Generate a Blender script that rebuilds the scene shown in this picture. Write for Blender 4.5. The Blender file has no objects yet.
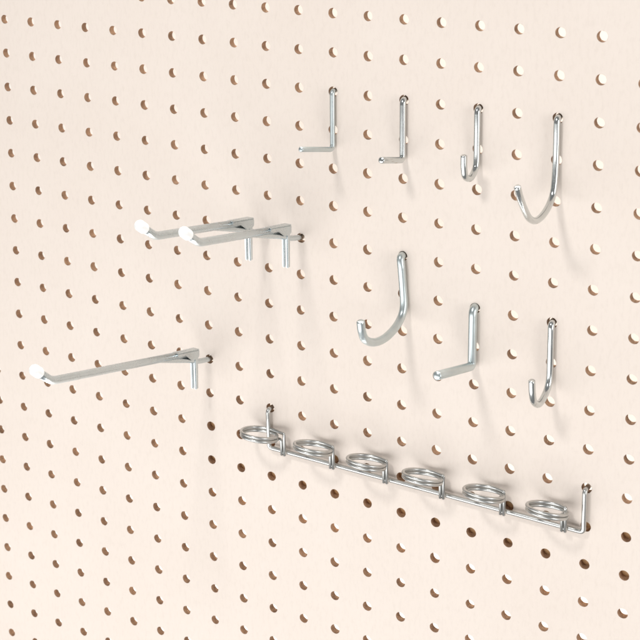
import bpy, math
from mathutils import Vector, Matrix

S = 0.0254                       # one hole spacing = one inch
C = bpy.context.scene.collection
scene = bpy.context.scene


def G(c, r, z):
    """column, row, depth behind the board face (inches) -> world metres"""
    return Vector((c * S, z * S, -r * S))


# ------------------------------------------------------------ materials
def new_mat(name):
    m = bpy.data.materials.new(name)
    m.use_nodes = True
    nt = m.node_tree
    b = nt.nodes['Principled BSDF']
    return m, nt, b


def noise(nt, scale, detail=3, rough=0.55, stretch=None):
    tc = nt.nodes.new('ShaderNodeTexCoord')
    n = nt.nodes.new('ShaderNodeTexNoise')
    n.inputs['Scale'].default_value = scale
    n.inputs['Detail'].default_value = detail
    n.inputs['Roughness'].default_value = rough
    if stretch:
        mp = nt.nodes.new('ShaderNodeMapping')
        mp.inputs['Scale'].default_value = stretch
        nt.links.new(tc.outputs['Object'], mp.inputs['Vector'])
        nt.links.new(mp.outputs['Vector'], n.inputs['Vector'])
    else:
        nt.links.new(tc.outputs['Object'], n.inputs['Vector'])
    return n


def ramp(nt, fac, stops):
    r = nt.nodes.new('ShaderNodeValToRGB')
    e = r.color_ramp.elements
    e[0].position, e[0].color = stops[0][0], (*stops[0][1], 1)
    e[1].position, e[1].color = stops[1][0], (*stops[1][1], 1)
    for p, c in stops[2:]:
        x = e.new(p)
        x.color = (*c, 1)
    nt.links.new(fac, r.inputs['Fac'])
    return r


def bump(nt, b, height, strength, dist):
    bp = nt.nodes.new('ShaderNodeBump')
    bp.inputs['Strength'].default_value = strength
    bp.inputs['Distance'].default_value = dist
    nt.links.new(height, bp.inputs['Height'])
    nt.links.new(bp.outputs['Normal'], b.inputs['Normal'])


def mat_paint():
    m, nt, b = new_mat('cream_painted_hardboard')
    n = noise(nt, 9, 5, 0.6)
    r = ramp(nt, n.outputs['Fac'], [(0.3, (0.80, 0.701, 0.622)), (0.7, (0.83, 0.736, 0.659))])
    g = noise(nt, 420, 4, 0.7, (1, 1, 0.35))
    r2 = ramp(nt, g.outputs['Fac'], [(0.30, (0.955, 0.95, 0.945)), (0.52, (1, 1, 1))])
    mx = nt.nodes.new('ShaderNodeMix')
    mx.data_type, mx.blend_type = 'RGBA', 'MULTIPLY'
    mx.inputs[0].default_value = 1.0
    nt.links.new(r.outputs['Color'], mx.inputs[6])
    nt.links.new(r2.outputs['Color'], mx.inputs[7])
    nt.links.new(mx.outputs[2], b.inputs['Base Color'])
    b.inputs['Roughness'].default_value = 0.55
    b.inputs['Specular IOR Level'].default_value = 0.3
    f = noise(nt, 700, 3, 0.6)
    bump(nt, b, f.outputs['Fac'], 0.12, 0.0004)
    return m


def mat_core():
    m, nt, b = new_mat('brown_hardboard_core')
    n = noise(nt, 130, 4, 0.6)
    r = ramp(nt, n.outputs['Fac'], [(0.3, (0.28, 0.17, 0.105)), (0.7, (0.56, 0.365, 0.235))])
    nt.links.new(r.outputs['Color'], b.inputs['Base Color'])
    b.inputs['Roughness'].default_value = 0.9
    f = noise(nt, 2500, 3, 0.7)
    bump(nt, b, f.outputs['Fac'], 0.5, 0.0005)
    return m


def mat_wood():
    m, nt, b = new_mat('pine_strip')
    n = noise(nt, 30, 5, 0.6, (0.25, 4, 4))
    r = ramp(nt, n.outputs['Fac'], [(0.3, (0.90, 0.57, 0.29)), (0.7, (0.95, 0.67, 0.38))])
    nt.links.new(r.outputs['Color'], b.inputs['Base Color'])
    b.inputs['Roughness'].default_value = 0.75
    bump(nt, b, n.outputs['Fac'], 0.3, 0.0006)
    return m


def mat_zinc(name, col, rough):
    m, nt, b = new_mat(name)
    n = noise(nt, 160, 4, 0.6)
    k = 0.93
    r = ramp(nt, n.outputs['Fac'], [(0.3, tuple(c * k for c in col)), (0.72, col)])
    nt.links.new(r.outputs['Color'], b.inputs['Base Color'])
    b.inputs['Metallic'].default_value = 1.0
    rr = nt.nodes.new('ShaderNodeMapRange')
    rr.inputs['To Min'].default_value = rough * 0.75
    rr.inputs['To Max'].default_value = rough * 1.3
    nt.links.new(n.outputs['Fac'], rr.inputs['Value'])
    nt.links.new(rr.outputs['Result'], b.inputs['Roughness'])
    return m


def mat_plain(name, col, rough, scale=20, var=0.03, sss=0.0):
    m, nt, b = new_mat(name)
    n = noise(nt, scale, 3)
    r = ramp(nt, n.outputs['Fac'], [(0.3, tuple(c - var for c in col)), (0.7, col)])
    nt.links.new(r.outputs['Color'], b.inputs['Base Color'])
    b.inputs['Roughness'].default_value = rough
    if sss:
        b.inputs['Subsurface Weight'].default_value = sss
        b.inputs['Subsurface Radius'].default_value = (0.002, 0.002, 0.002)
    return m


PAINT, CORE, WOOD = mat_paint(), mat_core(), mat_wood()
ZINC = mat_zinc('bright_zinc_wire', (0.66, 0.68, 0.67), 0.19)
SATIN = mat_zinc('satin_zinc_wire', (0.62, 0.68, 0.68), 0.36)
NICKEL = mat_zinc('dull_nickel_wire', (0.59, 0.59, 0.57), 0.33)
ARM = mat_zinc('cool_zinc_arm', (0.60, 0.65, 0.66), 0.27)
VINYL = mat_plain('white_vinyl', (0.88, 0.88, 0.86), 0.35, 60, 0.02, 0.15)
WHITE = mat_plain('white_wall_paint', (0.86, 0.83, 0.78), 0.8, 6, 0.02)


# ------------------------------------------------------------ helpers
def link(name, verts, faces, mats, parent=None, fmat=None, smooth=True):
    me = bpy.data.meshes.new(name)
    me.from_pydata([tuple(v) for v in verts], [], faces)
    for m in mats:
        me.materials.append(m)
    if fmat:
        me.polygons.foreach_set('material_index', fmat)
    me.polygons.foreach_set('use_smooth', [smooth] * len(faces))
    me.update()
    o = bpy.data.objects.new(name, me)
    C.objects.link(o)
    if parent:
        o.parent = parent
        o.matrix_parent_inverse = Matrix()
    return o


def tag(o, label, cat, group=None):
    o['label'] = label
    o['category'] = cat
    if group:
        o['group'] = group
    return o


def empty(name, c, r, label, cat, group=None):
    o = bpy.data.objects.new(name, None)
    o.empty_display_size = 0.01
    C.objects.link(o)
    o.location = G(c, r, 0)
    return tag(o, label, cat, group)


def fillet(pts, rad, n=7):
    """round the corners of a polyline"""
    pts = [Vector(p) for p in pts]
    rads = rad if isinstance(rad, (list, tuple)) else [rad] * len(pts)
    out = [pts[0]]
    for i in range(1, len(pts) - 1):
        a, b, c = pts[i - 1], pts[i], pts[i + 1]
        d = min(rads[i], (a - b).length * 0.49, (c - b).length * 0.49)
        p, q = b + (a - b).normalized() * d, b + (c - b).normalized() * d
        for k in range(n + 1):
            t = k / n
            out.append(p * (1 - t) ** 2 + b * 2 * t * (1 - t) + q * t * t)
    out.append(pts[-1])
    return out


def catmull(pts, n=8):
    pts = [Vector(p) for p in pts]
    P = [pts[0] * 2 - pts[1]] + pts + [pts[-1] * 2 - pts[-2]]
    out = []
    for i in range(1, len(P) - 2):
        a, b, c, d = P[i - 1:i + 3]
        for k in range(n):
            t = k / n
            out.append(0.5 * (2 * b + (c - a) * t + (2 * a - 5 * b + 4 * c - d) * t * t
                              + (3 * b - a - 3 * c + d) * t ** 3))
    out.append(pts[-1])
    return out


def tube(path, rad, n=20, cap=0.25):
    """swept round wire through world points (metres), chamfered ends; returns verts, faces"""
    path = [p for i, p in enumerate(path) if i == 0 or (p - path[i - 1]).length > 1e-6]
    T = []
    for i in range(len(path)):
        a, b = path[max(i - 1, 0)], path[min(i + 1, len(path) - 1)]
        T.append((b - a).normalized())
    u = T[0].orthogonal().normalized()
    rings = []
    secs = []
    e = rad * cap
    secs.append((path[0], rad - e, 0))
    secs.append((path[0] + T[0] * e, rad, 0))
    for i in range(1, len(path) - 1):
        secs.append((path[i], rad, i))
    L = len(path) - 1
    secs.append((path[L] - T[L] * e, rad, L))
    secs.append((path[L], rad - e, L))
    V, F = [], []
    last = 0
    for (p, r, ti) in secs:
        t = T[ti]
        u = (u - t * u.dot(t)).normalized()
        w = t.cross(u)
        for k in range(n):
            a = 2 * math.pi * k / n
            V.append(p + (u * math.cos(a) + w * math.sin(a)) * r)
    m = len(secs)
    for s in range(m - 1):
        for k in range(n):
            k2 = (k + 1) % n
            F.append((s * n + k, s * n + k2, (s + 1) * n + k2, (s + 1) * n + k))
    F.append(tuple(reversed(range(n))))
    F.append(tuple((m - 1) * n + k for k in range(n)))
    return V, F


def merge(*parts):
    V, F = [], []
    for v, f in parts:
        o = len(V)
        V += list(v)
        F += [tuple(i + o for i in q) for q in f]
    return V, F


def blob(p, axis, rad, half, n=24, m=10):
    """rounded capsule centred on p"""
    axis = axis.normalized()
    u = axis.orthogonal().normalized()
    w = axis.cross(u)
    prof = [(math.sin(a), -math.cos(a)) for a in [math.pi / 2 * k / m for k in range(1, m + 1)]]
    prof = [(s, c - half / rad) for s, c in prof] + [(s, -c + half / rad) for s, c in reversed(prof)]
    V, F = [], []
    for s, h in prof:
        for k in range(n):
            a = 2 * math.pi * k / n
            V.append(p + axis * (h * rad) + (u * math.cos(a) + w * math.sin(a)) * (s * rad))
    q = len(prof)
    for i in range(q - 1):
        for k in range(n):
            k2 = (k + 1) % n
            F.append((i * n + k, i * n + k2, (i + 1) * n + k2, (i + 1) * n + k))
    V += [p - axis * (rad + half), p + axis * (rad + half)]
    a, b = len(V) - 2, len(V) - 1
    for k in range(n):
        k2 = (k + 1) % n
        F.append((a, k2, k))
        F.append((b, (q - 1) * n + k, (q - 1) * n + k2))
    return V, F


def rel(V, o):
    return [v - o.location for v in V]


# ------------------------------------------------------------ pegboard
C0, C1, R0, R1 = -12, 28, -9, 27
TH, HR, CH = 0.20, 0.128, 0.010
board = empty('pegboard', 8, 27.5,
              'cream painted pegboard panel drilled all over with round holes, every hook hangs on it', 'pegboard')


def panel():
    N = 32
    cell_v, sq = [], []
    for k in range(N):
        a = 2 * math.pi * k / N
        ca, sa = math.cos(a), math.sin(a)
        m = 0.5 / max(abs(ca), abs(sa))
        sq.append((ca * m, sa * m))
    rings = [(None, 0), (HR + CH, 0), (HR + CH * 0.3, CH * 0.3), (HR, CH * 1.2), (HR, TH - CH), (HR + CH, TH), (None, TH)]
    for rr, z in rings:
        for k in range(N):
            a = 2 * math.pi * k / N
            x, y = sq[k] if rr is None else (rr * math.cos(a), rr * math.sin(a))
            cell_v.append((x, y, z))
    cell_f, cell_m = [], []
    for s in range(len(rings) - 1):
        for k in range(N):
            k2 = (k + 1) % N
            cell_f.append((s * N + k, s * N + k2, (s + 1) * N + k2, (s + 1) * N + k))
            cell_m.append(0 if s < 2 else 1)
    import random
    rnd = random.Random(4)
    V, F, M = [], [], []
    off = board.location
    for c in range(C0, C1 + 1):
        for r in range(R0, R1 + 1):
            o = len(V)
            jx, jy, js = rnd.gauss(0, .004), rnd.gauss(0, .004), rnd.gauss(1, .018)
            ph = [rnd.uniform(0, 6.28) for _ in range(3)]
            for i, (x, y, z) in enumerate(cell_v):
                if N <= i < 6 * N:                       # drilled edge: slightly off centre, never a perfect circle
                    a = 2 * math.pi * (i % N) / N
                    s = js * (1 + .010 * math.sin(2 * a + ph[0]) + .008 * math.sin(3 * a + ph[1])
                              + .006 * math.sin(7 * a + ph[2]) + rnd.gauss(0, .006))
                    x, y = x * s + jx, y * s + jy
                V.append(G(c + x, r + y, z) - off)
            F += [tuple(i + o for i in f) for f in cell_f]
            M += cell_m
    # the four sawn edges of the sheet
    a, b, d, e = C0 - .5, C1 + .5, R0 - .5, R1 + .5
    for (p, q) in (((a, d), (b, d)), ((b, d), (b, e)), ((b, e), (a, e)), ((a, e), (a, d))):
        o = len(V)
        V += [G(*p, 0) - off, G(*q, 0) - off, G(*q, TH) - off, G(*p, TH) - off]
        F.append((o, o + 1, o + 2, o + 3))
        M.append(1)
    return link('panel', V, F, [PAINT, CORE], board, M, smooth=False)


panel()


def box(a, b, bev=0.02):
    """bevelled box between two grid corners"""
    import bmesh
    bm = bmesh.new()
    bmesh.ops.create_cube(bm, size=1)
    A, B = G(*a), G(*b)
    for v in bm.verts:
        v.co = Vector([A[i] + (B[i] - A[i]) * (v.co[i] + .5) for i in range(3)])
    bmesh.ops.bevel(bm, geom=bm.edges[:], offset=bev * S, segments=2, affect='EDGES')
    bmesh.ops.recalc_face_normals(bm, faces=bm.faces[:])
    bm.verts.index_update()
    V = [v.co.copy() for v in bm.verts]
    F = [tuple(v.index for v in f.verts) for f in bm.faces]
    bm.free()
    return V, F


v, f = box((5.5, 10.76, TH + 0.012), (28.2, 12.42, TH + 0.50))
strip = link('backing_strip', rel(v, board), f, [WOOD], board, smooth=False)
strip['label'] = 'brown wooden strip seen through the holes below the ring rail'


# ------------------------------------------------------------ small single wire hooks
def back(r, rad):
    """the hidden tail: up behind the board, then out through the hole"""
    zb = TH + rad + 0.02
    return [(r - 0.75, zb + 0.05), (r - 0.02, zb)]


def wire_hook(name, c, r, pts, rad, label, group, mat, rnd=None, dc=0.0, curve=False, cap=0.25):
    tail = [G(c, *q) for q in back(r, rad)]
    front = []
    for q in pts:
        cc = q[2] if len(q) > 2 else c + dc
        front.append(G(cc, q[0], q[1]))
    if curve:
        k = 2                                  # the first points are straight and rounded, the rest is a spline
        head = fillet(tail + front[:k] , rad * 1.6 * S)
        path = head[:-1] + catmull(front[k - 1:])
    else:
        path = fillet(tail + front, [x * S for x in ([0, rad * 1.2, rad * 1.6] + list(rnd))])
    v, f = tube(path, rad * S, cap=cap)
    o = link(name, v, f, [mat])
    o.data.transform(Matrix.Translation(-G(c, r, 0)))
    o.location = G(c, r, 0)
    return tag(o, label, 'peg hook', group)


ST, JH = 'straight wire peg hooks', 'curved wire peg hooks'
wire_hook('straight_hook', 10, 1, [(0.97, -0.09), (2.48, -0.08), (2.13, -1.64)], 0.066,
          'thinnest small straight peg hook with a level arm, first hook of the top row', ST, SATIN, [0.16, 0], dc=0.03)
wire_hook('straight_hook', 12, 1, [(0.98, -0.10), (2.50, -0.09), (2.24, -1.22)], 0.080,
          'small straight peg hook with a dark round arm end, second hook of the top row', ST, ZINC,
          [0.16, 0], dc=0.03)
wire_hook('curved_hook', 14, 1,
          [(0.98, -0.10), (1.6, -0.095), (2.25, -0.10), (2.47, -0.20), (2.60, -0.45), (2.50, -0.72), (2.28, -0.81), (1.95, -0.83)],
          0.080, 'smallest J shaped peg hook with a short upright tip, third hook of the top row', JH, ZINC, dc=0.02, curve=True)
wire_hook('curved_hook', 16, 1,
          [(0.98, -0.10), (1.5, -0.095), (2.1, -0.10), (2.66, -0.18), (2.92, -0.38), (3.10, -0.78), (3.13, -1.23),
           (2.98, -1.62), (2.70, -1.92), (2.35, -2.20), (2.05, -2.38)],
          0.080, 'wide open slanted curved peg hook, rightmost in the top row', JH, ZINC, dc=0.02, curve=True)
wire_hook('curved_hook', 12, 5,
          [(4.99, -0.13, 12.0), (5.2, -0.15, 12.04), (5.75, -0.11, 12.07), (6.25, -0.13, 12.11), (6.52, -0.28, 12.11),
           (6.69, -0.62, 12.11), (6.77, -1.12, 12.1), (6.69, -1.67, 12.1), (6.46, -2.12, 12.1), (6.19, -2.29, 12.1),
           (5.91, -2.35, 12.1)],
          0.102, 'thick round curved peg hook below the top row, tip turned up at the left', JH, SATIN, curve=True)
wire_hook('straight_hook', 14, 6, [(5.98, -0.12), (7.47, -0.13), (6.98, -2.11)], 0.108,
          'thickest straight peg hook between the two curved hooks of the lower row', ST, SATIN, [0.14, 0], dc=0.0)
wire_hook('curved_hook', 16, 6,
          [(5.98, -0.10), (6.7, -0.10), (7.3, -0.11), (7.56, -0.22), (7.73, -0.50), (7.75, -0.80), (7.58, -1.07),
           (7.33, -1.19), (6.98, -1.24)],
          0.082, 'small J shaped peg hook, rightmost of the lower row above the ring rail', JH, ZINC, dc=0.02, curve=True)


def prism(A, B, bev=0.010):
    """bevelled sheet between two matching outlines"""
    import bmesh
    bm = bmesh.new()
    n = len(A)
    va, vb = [bm.verts.new(p) for p in A], [bm.verts.new(p) for p in B]
    bm.faces.new(va)
    bm.faces.new(list(reversed(vb)))
    for i in range(n):
        j = (i + 1) % n
        bm.faces.new((va[j], va[i], vb[i], vb[j]))
    bmesh.ops.recalc_face_normals(bm, faces=bm.faces[:])
    bmesh.ops.bevel(bm, geom=bm.edges[:], offset=bev * S, segments=3, affect='EDGES', clamp_overlap=True)
    bm.verts.index_update()
    V = [v.co.copy() for v in bm.verts]
    F = [tuple(v.index for v in f.verts) for f in bm.faces]
    bm.free()
    return V, F


# ------------------------------------------------------------ display hooks with white tips
def display_hook(c, r, length, slope, label, dc=0.0, rise=0.35):
    """arm wire with a leg bent down, a pin wire welded under it, a white cap on the turned-up end"""
    group = 'long display hooks with white tips'
    root = empty('display_hook', c, r, label, 'display hook', group)
    zt, rt = -0.72, r - 0.46
    ra, rp = 0.100, 0.072
    z1 = zt - length

    def arm_r(z):
        return rt + slope * (z - zt)
    r1 = arm_r(z1)
    cap_r, cap_z = r1 - rise, z1 - 0.48
    k = c + dc
    axis = (G(k, cap_r, cap_z) - G(k, r1, z1)).normalized()
    path = fillet([G(k, arm_r(zt + 0.10), zt + 0.10), G(k, r1, z1), G(k, cap_r, cap_z)], [0, 0.16 * S, 0])
    v, f = tube(path, ra * S, n=24, cap=0.2)
    link('arm', rel(v, root), f, [ARM], root)
    zb = TH + rp + 0.02
    pin = [(r - 0.75, zb + 0.05), (r - 0.01, zb), (r - 0.01, -0.02), (r - 0.13, -0.52), (arm_r(zt - 0.25) + 0.20, zt - 0.25),
           (arm_r(zt - 0.8) + 0.13, zt - 0.8), (arm_r(zt - 1.6) + 0.02, zt - 1.6)]
    pc = [c, c, c, c + dc * .5] + [k] * 3
    path = [G(cc, *q) for cc, q in zip(pc, pin)]
    path = fillet(path[:3], 0.1 * S)[:-1] + catmull(path[2:])
    v, f = tube(path, rp * S, n=20, cap=0.6)
    link('back_pin', rel(v, root), f, [ARM], root)
    # folded sheet saddle: a roof over the arm and two cheeks that run down as a split leg
    def top(z):
        return arm_r(z) - ra * 0.80
    zb0, zf = zt + 0.12, zt - 0.85
    prof = [(zb0, top(zb0)), (zf, top(zf)), (zf - 0.05, top(zf) + 0.08), (zf + 0.10, top(zf) + 0.14), (zf + 0.35, top(zf) + 0.18),
            (zt - 0.22, top(zt) + 0.225), (zt - 0.06, top(zt) + 0.25), (zt + 0.06, top(zt) + 0.25), (zb0, top(zt) + 0.20)]
    parts, legs = [], []
    for s in (-1, 1):
        a0, a1 = k + s * 0.070, k + s * 0.112
        if s < 0:
            a0, a1 = a1, a0
        parts.append(prism([G(a0, q[1], q[0]) for q in prof], [G(a1, q[1], q[0]) for q in prof], 0.016))
        b0, b1 = (k + 0.014, k + 0.090) if s > 0 else (k - 0.090, k - 0.014)
        bar = [(zt + 0.085, top(zt) + 0.15), (zt - 0.075, top(zt) + 0.15), (zt - 0.055, r + 0.60), (zt + 0.065, r + 0.60)]
        legs.append(prism([G(b0, q[1], q[0]) for q in bar], [G(b1, q[1], q[0]) for q in bar], 0.022))
    roof = [(zb0 + .003, top(zb0) + 0.02), (zb0 + .003, top(zb0) - 0.025), (zf - 0.02, top(zf) - 0.012), (zf - 0.02, top(zf) + 0.02)]
    parts.append(prism([G(k - .109, q[1], q[0]) for q in roof], [G(k + .109, q[1], q[0]) for q in roof], 0.022))
    v, f = merge(*parts)
    link('bracket', rel(v, root), f, [ARM], root, smooth=False)
    v, f = merge(*legs)
    link('leg', rel(v, root), f, [ARM], root, smooth=False)
    p = G(k, cap_r, cap_z) + axis * (0.02 * S)
    v, f = blob(p, axis, 0.134 * S, 0.08 * S)
    link('tip_cap', rel(v, root), f, [VINYL], root)
    return root


display_hook(6, 9, 5.70, 0.232, 'longest zinc display hook with a white tip, hanging alone at lower left', rise=0.41)
d1 = display_hook(8, 5, 3.95, 0.178, 'zinc display hook with a white tip, left and rear one of the upper pair', dc=-0.15)
d2 = display_hook(9, 5, 3.80, 0.180, 'zinc display hook with a white tip, right and front one of the upper pair')


# ------------------------------------------------------------ rail with six rings
rail = empty('ring_tool_rail', 12.5, 11.05,
             'chrome wire tool rail carrying six rings, spanning the lower right of the board', 'tool holder')
RZ, RR, RW = -0.135, 11.08, 0.062
zb = TH + RW + 0.02
path = fillet([G(8, 9.3, zb + .05), G(8, 9.99, zb), G(8, 10.0, RZ), G(8.03, RR, RZ), G(17.0, RR, RZ), G(17.0, 10.0, RZ),
               G(17, 9.99, zb), G(17, 9.3, zb + .05)],
              [0, .07 * S, .1 * S, .1 * S, .1 * S, .1 * S, .07 * S, 0])
v, f = tube(path, RW * S)
link('rod', rel(v, rail), f, [NICKEL], rail)


def ring(cp, dc=0.0, drop=0.0):
    w = 0.043
    D = 0.480
    tilt = 0.29 - drop
    pz = RZ - RW - w + 0.005            # the two legs are welded on the front of the rod
    top, low = 10.51, 10.70
    cc, cz = cp - 0.37 + dc, pz - D + 0.12
    pts = [G(cp + w, RR + 0.07, pz), G(cp + w, top + 0.06, pz - 0.005)]
    a0 = math.radians(68)               # angle of the tangent lead, measured from +column towards the board
    n = 84
    loop = []
    for k in range(n + 1):
        t = k / n
        a = a0 + (4 * math.pi - 0.22) * t
        x, y = cc + D * math.cos(a), cz + D * math.sin(a)
        r = top + (low - top) * t - tilt * (pz - y)
        loop.append(G(x, r, y))
    path = fillet([pts[0], pts[1], G(cp + w, top, pz - 0.01)] + [loop[0]], [0, 0.04 * S, 0.05 * S, 0], 5)[:-1] + loop
    end = fillet([loop[-1], G(cp - w, low + 0.0, pz - 0.02), G(cp - w, RR + 0.07, pz)], [0, 0.06 * S, 0], 5)
    weld = blob(G(cp, RR - 0.005, pz + 0.03), Vector((1, 0, 0)), 0.055 * S, 0.045 * S, 12, 5)
    v, f = merge(tube(path + end[1:], w * S, n=14), weld)
    return link('ring', rel(v, rail), f, [NICKEL], rail)


for cp, dc, drop in ((8.54, -0.16, .06), (10.06, 0, 0), (11.66, 0, .015), (13.28, -.01, -.01), (14.93, .02, .02), (16.53, .08, 0)):
    ring(cp, dc, drop)

# ------------------------------------------------------------ white wall behind the board
v, f = box((-50, -45, 16), (65, 62, 17), 0.1)
wall = link('wall', v, f, [WHITE], smooth=False)
wall['kind'] = 'structure'


# ------------------------------------------------------------ lamps
def area(name, pos, target, w, h, power, col=(1, 1, 1)):
    l = bpy.data.lights.new(name, 'AREA')
    l.shape = 'RECTANGLE'
    l.size, l.size_y = w * S, h * S
    l.energy = power
    l.color = col
    o = bpy.data.objects.new(name, l)
    C.objects.link(o)
    o.location = G(*pos)
    o.rotation_euler = (G(*target) - o.location).to_track_quat('-Z', 'Y').to_euler()
    return o


area('key_lamp', (7, -26, -31), (10, 8, 0), 6, 5, 4.0)
area('fill_lamp', (0, 31, -40), (10, 16, 0), 76, 40, 15.2)
area('side_lamp', (54, 2, -15), (12, 7, 0), 14, 30, 4.4)
area('added_wall_light', (8, -32, 3), (8, 4, 16), 60, 4, 18.5)  # added out of view above, so the wall looks white through the holes
area('added_wall_light', (8, 48, 3), (8, 14, 16), 60, 4, 14.0)  # second added light, unseen below, to even out the wall brightness

w = bpy.data.worlds.new('World')
scene.world = w
w.use_nodes = True
w.node_tree.nodes['Background'].inputs['Color'].default_value = (1.0, 1.0, 1.0, 1)
w.node_tree.nodes['Background'].inputs['Strength'].default_value = 0.24

# ------------------------------------------------------------ camera (shift lens, solved from the hole grid)
cam = bpy.data.cameras.new('camera')
co = bpy.data.objects.new('camera', cam)
C.objects.link(co)
FPX, CY = 1413.2439, 76.4103
CAMPOS = (27.514009, -6.412383, -30.125804)
CAMR = ((0.86030780, 0.00539759, 0.50974636), (0.09609279, 0.98030099, -0.17255766), (-0.50063626, 0.19743566, 0.84284192))
cam.sensor_width = 36
cam.lens = FPX / 640 * 36
cam.shift_x = 0.0
cam.shift_y = -(320 - CY) / 640
cam.clip_start, cam.clip_end = 0.01, 50
# grid axes (col, row, depth) -> world (x, -z, y)
def gw(a):
    return Vector((a[0], a[2], -a[1]))
right, down, fwd = gw(CAMR[0]), gw(CAMR[1]), gw(CAMR[2])
m = Matrix((right, -down, -fwd)).transposed().to_4x4()
m.translation = G(*CAMPOS)
co.matrix_world = m
scene.camera = co
cam.dof.use_dof = True
cam.dof.focus_distance = (G(10, 8, -0.5) - co.matrix_world.translation).dot(fwd)
cam.dof.aperture_fstop = 25

scene.render.engine = 'CYCLES'
scene.view_settings.view_transform = 'Standard'
scene.view_settings.look = 'None'
scene.view_settings.exposure = 0.06
scene.view_settings.gamma = 1
scene.cycles.use_denoising = True
